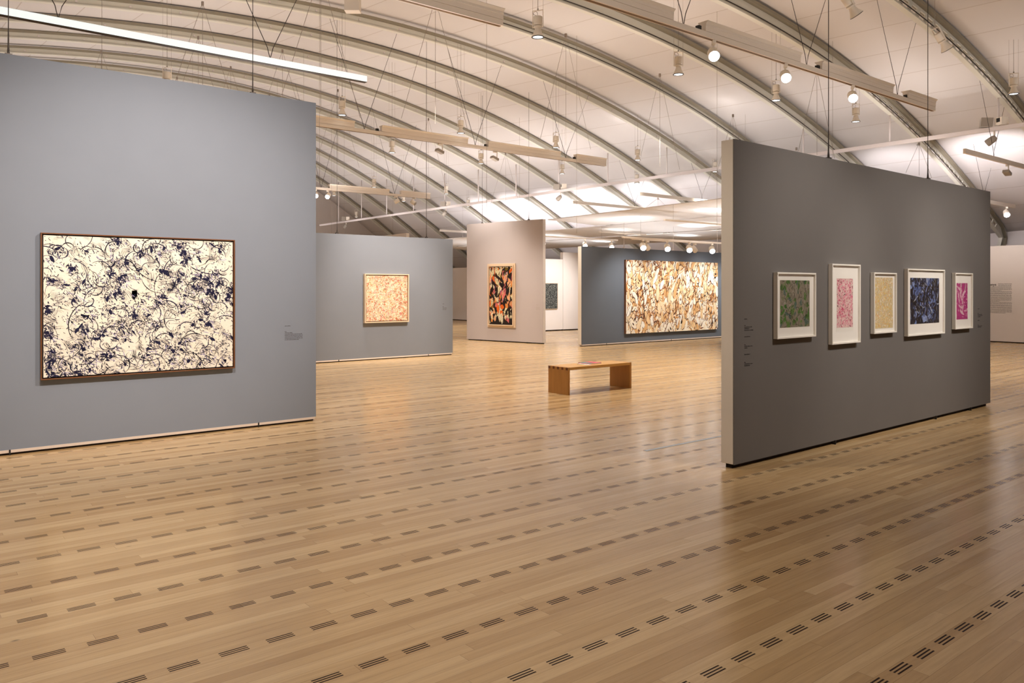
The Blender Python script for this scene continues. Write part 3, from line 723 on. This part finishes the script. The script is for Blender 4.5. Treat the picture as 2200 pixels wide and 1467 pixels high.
rail('light_rail', 'far rail between the mid-grey wall and the lilac wall', 21.0, 24.6, 31.5, 4.38, [], (), 'plain')
# cream box hanging upright from the vault
t = MB().box(-.13, .13, -.09, .09, 0, vault(6.4, 12.3)-6.42).build('ceiling_duct', M['rail'], bevel=.004); t.location = (6.4, 12.3, 6.42); t.rotation_euler = (0, 0, -.68)
tag(t, 'short upright beige box hanging from the vault at the top edge of the photo', 'duct')
# low thin tracks under the sails
rail('spot_track', 'thin dark-tipped track under the right part of the cream sail', 15.6, 19.0, 13.13, 3.37, [], (15.95,), 'thin')
rail('spot_track', 'thin track below the sail holding two unlit spotlights', 16.9, 20.6, 15.45, 3.05, [], (17.3,), 'thin')
rail('spot_track', 'thin track with lit lamps just above the slate-blue wall', 15.2, 19.4, 14.2, 2.965, [], (), 'thin')
rail('spot_track', 'thin track seen left of the slate-blue wall in front of the far sails', 16.4, 20.4, 19.3, 3.33, [], (16.9, 19.6), 'thin')

# ------------------------------------------------------------ sails
def sail(label, pts, nu=30, nv=8, sag=.012):
    """pts: four corners in order; sagging a little"""
    a, b_, c, d = [Vector(p) for p in pts]; vs = []; fs = []
    for i in range(nu+1):
        u = i/nu
        for j in range(nv+1):
            v_ = j/nv
            p = a.lerp(b_, u).lerp(d.lerp(c, u), v_); p.z += sag*(math.sin(PI*v_)*.9)
            # edges cut in slightly
            vs.append(p)
    for i in range(nu):
        for j in range(nv):
            q = i*(nv+1)+j; fs.append((q, q+1, q+nv+2, q+nv+1))
    o = MB().add(vs, fs, False).build('fabric_sail', M['sail']); s_ = o.modifiers.new('thick', 'SOLIDIFY'); s_.thickness = .018
    tag(o, label, 'fabric sail'); return o
sail('broad cream fabric sail with a pointed left tip hung over the slate-blue wall', [(16.75,18.9,3.86),(15.8,9.8,3.84),(19.7,9.6,3.82),(19.45,19.35,3.84)])
sail('cream fabric sail sloping down behind the pointed one', [(19.6,33.0,3.86),(19.8,9.4,3.82),(22.3,9.4,3.66),(22.1,33.0,3.74)], sag=.012)
sail('lowest cream fabric sail, nearest the outer wall', [(22.2,33.0,3.72),(22.4,9.4,3.62),(24.9,9.4,3.50),(24.6,33.0,3.56)], sag=.012)
rail('light_rail', 'thin white rail under the sloping sail right of its pointed neighbour', 19.6, 22.0, 19.4, 3.60, [], (), 'thin')

# ------------------------------------------------------------ lamps
def light(kind, name, loc, target, energy, color=(1,.9,.8), size=.05, spot=60, blend=.6):
    l = bpy.data.lights.new(name, kind); l.energy = energy; l.color = color
    if kind == 'SPOT': l.spot_size = math.radians(spot); l.spot_blend = blend; l.shadow_soft_size = size
    elif kind == 'POINT': l.shadow_soft_size = size
    elif kind == 'AREA': l.shape = 'RECTANGLE'; l.size = size[0]; l.size_y = size[1]
    o = bpy.data.objects.new(name, l); C.objects.link(o); o.location = loc
    o.rotation_euler = (Vector(target)-Vector(loc)).to_track_quat('-Z', 'Y').to_euler()
    return o

def make_pendant():
    t = empty('pendant_lamp')        # origin at the rim of the bell
    b = MB(); b.lathe([(.0,.315),(.066,.315),(.068,.31),(.068,.195),(.062,.185),(.0,.185)])
    b.build('housing', M['lamp'], t)
    MB().lathe([(.03,.19),(.03,.178),(.064,.172),(.066,.150),(.05,.146),(.042,.142)]).build('collar', M['lamp'], t)
    bell = MB().lathe([(.042,.146),(.046,.125),(.062,.075),(.092,.018),(.096,.004),(.090,.004),(.058,.075),(.04,.125)]).build('bell_shade', M['lamp'], t)
    MB().lathe([(.096,.006),(.1,.0),(.082,-.004),(.078,.004),(.082,.012)]).build('rim', M['black'], bell)
    MB().lathe([(.0,.018),(.04,.014),(.079,.006)]).build('lens', M['lit_soft'], bell)
    y = MB(); y.box(-.085,.085,-.012,.012,.405,.413); y.box(-.085,-.080,-.012,.012,.15,.405); y.box(.080,.085,-.012,.012,.15,.405)
    y.box(-.085,-.066,-.01,.01,.158,.164); y.box(.066,.085,-.01,.01,.158,.164)
    y.build('yoke', M['lamp'], t)
    lp = [(-.07-.035*math.cos(a)+.03, .0, .36+.04*math.sin(a)) for a in [i*PI/7 for i in range(0, 13)]]
    MB().tube([(0,0,.315),(-.01,0,.33)]+lp, .0035, 5).build('power_loop', M['wire'], t)
    MB().lathe([(.0,.445),(.012,.44),(.014,.42),(.0,.41)], 10).build('hook', M['lamp_grey'], t)
    return t
proto = make_pendant()
rows = {   # measured on the vault grid: (y, [x ...])
 5.86: [17.5], 9.12: [7.88, 11.22, 14.32, 17.57], 9.5: [21.75, 25.26],
 15.95: [4.35, 8.04, 11.26, 14.43, 17.73, 21.49], 19.45: [11.35, 14.49, 17.88, 21.58], 26.55: [14.71, 18.02],
 30.0: [14.75, 18.09, 21.6], 38.4: [20.2, 24.2]}
names = {5.86:'at the right edge of the photo', 9.12:'nearest row', 9.5:'pair above the far right pipe', 
 15.95:'second row back', 19.45:'third row back', 26.55:'fourth row back', 30.0:'fifth row back', 38.4:'farthest row'}
first = True
for y, xs in rows.items():
    for i, x in enumerate(xs):
        t = proto if first else copy_tree(proto); first = False
        t.location = (x, y, 5.49); t.rotation_euler = (0, 0, rnd.uniform(-.5, .5) - .7)
        n_ = len(xs)
        lab = 'cream bell-shaped pendant lamp ' + ((ORD[i]+' from the left, ') if n_ > 1 else '') + names[y]
        tag(t, lab, 'pendant lamp', 'bell pendant lamps')
        zt = vault(x, y) - 5.49
        MB().tube([(0,0,.44),(0,0,zt)], .0035, 5).build('wire', M['wire'], t)
        MB().tube([(-.084,0,.41),(-.084,0,zt)], .0016, 4).build('wire', M['wire'], t)
        MB().tube([(.084,0,.41),(.084,0,zt)], .0016, 4).build('wire', M['wire'], t)
# three more turned to point at walls (unlit side toward us)
for (x, y, z, rx, rz, lab) in ((11.1, 5.75, 5.62, -.65, 1.1, 'cream bell lamp tilted sideways at the top edge above the upper right rail'),
                              (13.8, 5.6, 5.6, -.6, 1.1, 'cream bell lamp tilted sideways in front of the large right-hand rib')):
    t = copy_tree(proto); 
    for c in list(t.children):
        if c.name.startswith('wire'): bpy.data.objects.remove(c)
    t.location = (x, y, z); t.rotation_euler = (rx, 0, rz); tag(t, lab, 'pendant lamp', 'bell pendant lamps')
    up = t.rotation_euler.to_matrix() @ Vector((0,0,.42)); inv = (Matrix.Translation(t.location) @ t.rotation_euler.to_matrix().to_4x4()).inverted()
    p0 = inv @ (Vector((x, y, z)) + up); p1 = inv @ Vector((x+up.x, y+up.y, vault(x, y)))
    MB().tube([p0, p1], .0035, 5).build('wire', M['wire'], t)
# white upward cylinder lamp over the blue-grey wall
for c in proto.children: pass

def make_spot(lit):
    """track spotlight; origin where it clips to the track, beam along local -Z after tilt"""
    t = empty('track_spotlight')
    MB().box(-.07,.07,-.025,.025,-.05,0).build('gear_box', M['lamp'], t, bevel=.004)
    MB().box(-.075,-.062,-.012,.012,-.19,-.03).build('arm', M['lamp'], t)
    R = Matrix.Translation((-.02,0,-.19)) @ Matrix.Rotation(-1.0, 4, 'Y') @ Matrix.Scale(1.45, 4)
    MB().lathe([(.0,.08),(.05,.08),(.055,.07),(.055,-.05),(.05,-.055)], 20, R).build('head', M['lamp'], t)
    MB().lathe([(.0,-.056),(.03,-.057),(.052,-.056)], 20, R).build('lens', M['lit'] if lit else M['lamp_grey'], t.children[-1])
    return t
def make_flood():
    t = empty('track_floodlight')
    MB().box(-.06,.06,-.02,.02,-.04,0).build('gear_box', M['lamp'], t, bevel=.004)
    MB().box(.055,.07,-.01,.01,-.19,-.02).build('arm', M['lamp'], t)
    R = Matrix.Translation((-.02,0,-.19)) @ Matrix.Rotation(.35, 4, 'Y')
    MB().box(-.1,.1,-.07,.07,-.035,.035, R).build('head', M['lamp_grey'], t, bevel=.008)
    return t
sp_on, sp_off, fl = make_spot(True), make_spot(False), make_flood()
used = set()
def put(p, x, y, z, rz, label, cat='spotlight', group='spotlights on the rails'):
    t = p if p.name not in used else copy_tree(p); used.add(p.name); 
    if p is sp_on: rz = math.atan2(-y, -x) + rz*.3
    t.location = (x, y, z-.005); t.rotation_euler = (0, 0, rz); tag(t, label, cat, group); return t
def aim(deg): return math.radians(deg)
# upper-right rail: three lit spots turned toward the camera side
put(sp_on, 9.35, 6.96, 5.2, aim(25), 'glaring lit spotlight first from the left on the upper right rail')
put(sp_on, 11.2, 6.96, 5.2, aim(25), 'glaring lit spotlight in the middle of the upper right rail')
put(sp_on, 13.3, 6.96, 5.2, aim(25), 'glaring lit spotlight third along the upper right rail')
put(sp_on, 11.9, 25.6, 5.1, aim(25), 'lit spotlight at the left end of the distant rail')
put(sp_on, 12.35, 25.6, 5.1, aim(-60), 'lit spotlight second along the distant rail')
put(sp_on, 25.0, 8.55, 3.97, aim(30), 'lit spotlight on the small rail right of the dark wall')
put(sp_off, 15.1, 25.6, 5.1, aim(140), 'unlit spotlight near the right end of the distant rail')
put(sp_off, 15.9, 25.6, 5.1, aim(-60), 'unlit spotlight last on the distant rail')
put(fl, 10.75, 16.1, 5.2, 0, 'flat floodlight on the middle rail, left of the pair')
put(fl, 12.45, 16.1, 5.2, 0, 'flat floodlight on the middle rail, right of the pair')
put(fl, 20.4, 6.96, 4.52, 0, 'flat floodlight on the short rail at the right edge')
for x, lab in ((16.0, 'left of four over the wide brown painting'), (17.0, 'second of four over the wide brown painting'), (17.95, 'third of four over the wide brown painting'), (19.0, 'right of four over the wide brown painting')):
    put(sp_on, x, 14.2, 2.965, aim(30), 'small lit spotlight, '+lab)
for x, y, z, lab in ((16.9, 19.3, 3.33, 'on the thin track right of the lilac wall'), (18.8, 19.3, 3.33, 'over the left corner of the slate-blue wall'), (20.1, 19.3, 3.33, 'right end of the thin track behind the slate-blue wall'),
                     (18.8, 13.13, 3.37, 'right under the cream sail beside the dark wall')):
    put(sp_on, x, y, z, aim(20), 'small lit spotlight '+lab)
for x, y, z, lab in ((17.6, 15.45, 3.05, 'left one on the track under the sail'), (19.8, 15.45, 3.05, 'right one on the track under the sail')):
    put(sp_off, x, y, z, aim(10), 'small unlit spotlight, '+lab)

# boxes and globes on the pipe
def pipe_fixture(y, lab):
    t = empty('emergency_light', (PX, y, PZ)); tag(t, lab, 'emergency light', 'twin emergency lights on the pipe')
    Ra = Matrix.Translation((-.02,.16,.16)) @ Matrix.Rotation(.5, 4, 'Z') @ Matrix.Rotation(.1, 4, 'X')
    MB().box(-.11,.11,-.12,.12,-.1,.1, Ra).build('lamp_box', M['lamp_grey'], t, bevel=.006)
    Rb = Matrix.Translation((.02,-.14,.15)) @ Matrix.Rotation(-.5, 4, 'Z')
    MB().box(-.09,.09,-.1,.1,-.08,.09, Rb).build('lamp_box', M['lamp'], t, bevel=.006)
    MB().box(-.094,-.088,-.05,.05,-.02,.07, Rb).build('dark_window', M['black'], t)
    MB().tube([(0,0,-.04),(0,.0,-.16)], .02, 8).build('stem', M['lamp'], t)
    Rc = Matrix.Translation((-.03,.06,-.26)) @ Matrix.Rotation(1.0, 4, 'X')
    MB().lathe([(.0,.13),(.05,.12),(.075,.08),(.085,-.06),(.08,-.1),(.0,-.11)], 16, Rc).build('globe_head', M['lamp_grey'], t)
for y, lab in ((6.95, 'twin-box emergency light on the pipe at the right edge'), (21.4, 'twin-box emergency light on the pipe above the lilac wall'),
               (28.9, 'twin-box emergency light on the pipe left of the lilac wall'), (38.4, 'farthest twin-box emergency light on the pipe above the mid-grey wall')):
    pipe_fixture(y, lab)

# fine wires crossing under the vault
wi = random.Random(3)
WG = [(8.3,12.6),(11.6,12.5),(14.8,12.6),(17.9,12.7),(5.0,15.9),(6.0,19.4),(8.1,19.4),(4.6,22.9),(8.0,22.9),(11.4,22.9),(14.8,22.9),(18.2,22.9),(20.5,12.4),(22.6,16.2),(23.4,12.2),(16.2,9.3),(21.2,9.3),(22.8,19.5),(10.6,26.5),(7.5,26.4),(5.9,12.5),(21.2,22.9),(24.0,15.9)]
for i, (x, y) in enumerate(WG):
    ph = wi.uniform(-.6,.6); zt = vault(x, y)-.38
    zb = 4.6 if i % 3 or x > 13 else 3.9
    b = MB(); tag_l = 'fine pale wire pair spreading down from a rib clamp'
    b.box(x-.02, x+.02, y-.02, y+.02, zt-.06, zt+.02)
    b.tube([(x, y, zt), (x+.75, y, max(zb, zt-2.4))], .0042, 4); b.tube([(x, y, zt), (x-.75, y, max(zb, zt-2.4))], .0042, 4); b.tube([(x, y, zt), (x, y, max(zb, zt-2.4))], .0042, 4)
    o = b.build('bracing_wires', M['wire']); tag(o, tag_l, 'wires', 'fine bracing wires under the ribs')

for i, (x, y, zb) in enumerate(((.9,13.2,3.9),(2.6,12.9,3.8),(1.35,14.1,4.2),(6.3,13.4,3.5),(9.6,12.7,3.2),(12.4,13.0,2.9),(8.9,19.9,3.2),(13.1,20.4,3.3),(16.4,19.9,3.95),(17.5,5.2,3.1),(13.0,9.6,2.9),(15.6,8.6,2.9),(18.6,12.8,3.95),(7.2,23.8,3.4),(10.1,24.6,3.4),(12.2,25.0,3.3),(14.0,27.6,3.4),(16.9,28.9,3.4),(20.6,5.2,3.2),(22.0,31.0,4.0))):
    o = MB().tube([(x, y, zb), (x, y, vault(x, y)-.1)], .003, 5).build('hanging_wire', M['wire']); tag(o, 'single fine wire hanging straight down from a roof rib', 'wire', 'fine hanging wires')

# ------------------------------------------------------------ light
warm = (1, .86, .74); neu = (1, .93, .88); cool = (.93,.96,1)
GAIN = 1.0
# wash of uplights along the low edge of the vault
for y, e in ((-3,.5),(.5,.6),(4.4,.8),(8.2,2.0),(10.6,1.0),(13,.5),(15.3,.5),(17.8,.6),(20.3,1.5),(22.8,2.6),(25.3,2.9),(27.8,2.8),(30.3,2.3),(33,.8),(36,.3),(39,.2)):
    light('SPOT', 'vault_wash', (21.4, y, 4.0), (25.3, y, 5.6), 210*e, (1,.93,.97), .2, 105, 1)
# added unseen uplights giving the vault its main even wash
for y, e in ((-3,.12),(1,.18),(5,.33),(9,.62),(13,.95),(17,1.05),(21,1.1),(25,1.1),(29,1.1),(33,1),(37,.8),(41,.6)):
    light('SPOT', 'vault_wash', (18.0, y, 3.9), (19.5, y, 8), 300*e, (1,.93,.92), 1.2, 165, 1)
    light('SPOT', 'vault_wash', (12.0, y, 3.9), (12.0, y, 8), 225*e, (1,.92,.89), 1.2, 165, 1)
    light('SPOT', 'vault_wash', (5.5, y, 3.9), (5.0, y, 8), 225*e, (1,.92,.88), 1.2, 165, 1)
    light('SPOT', 'vault_wash', (-1.5, y, 4.0), (-2.0, y, 8), 225*e, (1,.92,.88), 1.2, 165, 1)
light('SPOT', 'wall_spot', (2.0, 6.9, 5.15), (6.0, 4.35, 1.6), 420, (1,.92,.82), .06, 34, 1)  # added spot, no lamp there: brightens the dark wall's end face
for x, e in ((1,.6),(6,.8),(11,.55),(16,.35)):  # added fill from the camera side for rail, rib and lamp faces
    light('SPOT', 'vault_wash', (x, -1.5, 3.6), (x+3, 12, 7.2), 520*e, (1,.92,.86), .5, 75, 1)
# downlights from the pendants
for y, xs in rows.items():
    for x in xs:
        light('SPOT', 'floor_spot', (x, y-.35, 5.1) if y == 15.95 and 5 < x < 15 else (x, y, 5.40), (x, y, 0), 700, (1,.905,.81), .08, 95, 1)
for x, y, e in ((1.2,9.1,300),(4.6,9.1,300),(1.2,5.8,460),(1.0,2.4,230),(4.4,2.6,110),(4.6,12.6,300),(-2,5.8,460),(8,12.6,400),(11.3,12.6,500),(14.6,12.6,500),(17.8,12.6,400)):  # added spots without pendants, brightening the floor
    light('SPOT', 'floor_spot', (x, y, 5.46), (x, y, 0), e, (1,.905,.81), .08, 95, 1)
# picture lights
light('SPOT', 'wall_spot', (1.2, 4.6, 5.2), (2.1, 9.1, 2.1), 950, warm, .06, 56, .95)
light('SPOT', 'wall_spot', (4.2, 4.6, 5.2), (2.9, 9.1, 2.1), 950, warm, .06, 56, .95)
light('SPOT', 'wall_spot', (-1.2, 4.8, 5.2), (-.4, 9.1, 1.9), 150, warm, .06, 60, 1)
light('SPOT', 'wall_spot', (9.3, 12.3, 5.2), (9.2, 16.1, 1.5), 1500, warm, .06, 50, .95)
light('SPOT', 'wall_spot', (11.6, 17.5, 5.2), (14.9, 18.9, 1.5), 600, warm, .06, 46, .95)
for x in (17.2, 19.0, 20.8, 22.4):
    light('SPOT', 'wall_spot', (x, 14.5, 2.78), (x+.1, 16.0, 1.2), 175, (1,.93,.86), .05, 104, 1)
light('SPOT', 'wall_spot', (20.3, 19.4, 3.2), (20.3, 22.7, 1.4), 650, neu, .06, 70, .9)
for x in (7.3, 9.4, 11.0):
    light('SPOT', 'wall_spot', (x, .9, 5.2), (x, 4.3, 1.3), 620, (1,.92,.85), .25, 50, 1)
light('SPOT', 'wall_spot', (24.4, 9.2, 4.0), (26.7, 9.2, 1.5), 110, warm, .06, 90, 1)
# glow patches that small uplights throw on the sails
for x, y in ((18.2,16.5),(18.1,13.5),(21.2,16.6)):
    light('SPOT', 'sail_wash', (x, y, 3.2), (x, y, 4), 50, (1,.97,.93), .03, 96, .8)
for x, y in ((20.8,19.6),(21.0,16.0),(23.2,18.5),(23.3,14.5),(21,27),(23.4,28.5),(21.0,23.5),(23.4,23)):
    light('SPOT', 'sail_wash', (x, y, 3.1), (x, y, 4), 26, (1,.97,.93), .03, 110, .9)
for x, y in ((18.2,17.4),(18.4,13.5),(21.4,18),(21.6,14),(21.8,24),(21.8,29),(18,11)):  # added hidden broad fill that brightens the sail undersides
    light('SPOT', 'sail_wash', (x, y, 1.2), (x, y, 4), 200, (1,.96,.95), .3, 120, 1)

w = bpy.data.worlds.new('world'); S.world = w; w.use_nodes = True
w.node_tree.nodes['Background'].inputs[0].default_value = (.9,.85,.8,1); w.node_tree.nodes['Background'].inputs[1].default_value = .05

# ------------------------------------------------------------ camera
F = 1689.0
cam = bpy.data.cameras.new('camera'); co_ = bpy.data.objects.new('camera', cam); C.objects.link(co_); S.camera = co_
cam.sensor_width = 36; cam.lens = F/2200*36; cam.clip_start = .05; cam.clip_end = 200
cam.shift_y = -(733.5-620)/2200
ang = math.atan(2090/F)
co_.location = (0, 0, H); co_.rotation_euler = (PI/2, 0, ang - PI/2)

S.view_settings.view_transform = 'Standard'; S.view_settings.look = 'None'; S.view_settings.gamma = 1
S.view_settings.use_curve_mapping = False; S.view_settings.exposure = 0.12
cy = S.cycles; cy.use_denoising = True; cy.max_bounces = 8; cy.diffuse_bounces = 5; cy.glossy_bounces = 3; cy.transparent_max_bounces = 8
cy.sample_clamp_indirect = 6; cy.use_adaptive_sampling = True; cy.adaptive_threshold = .02
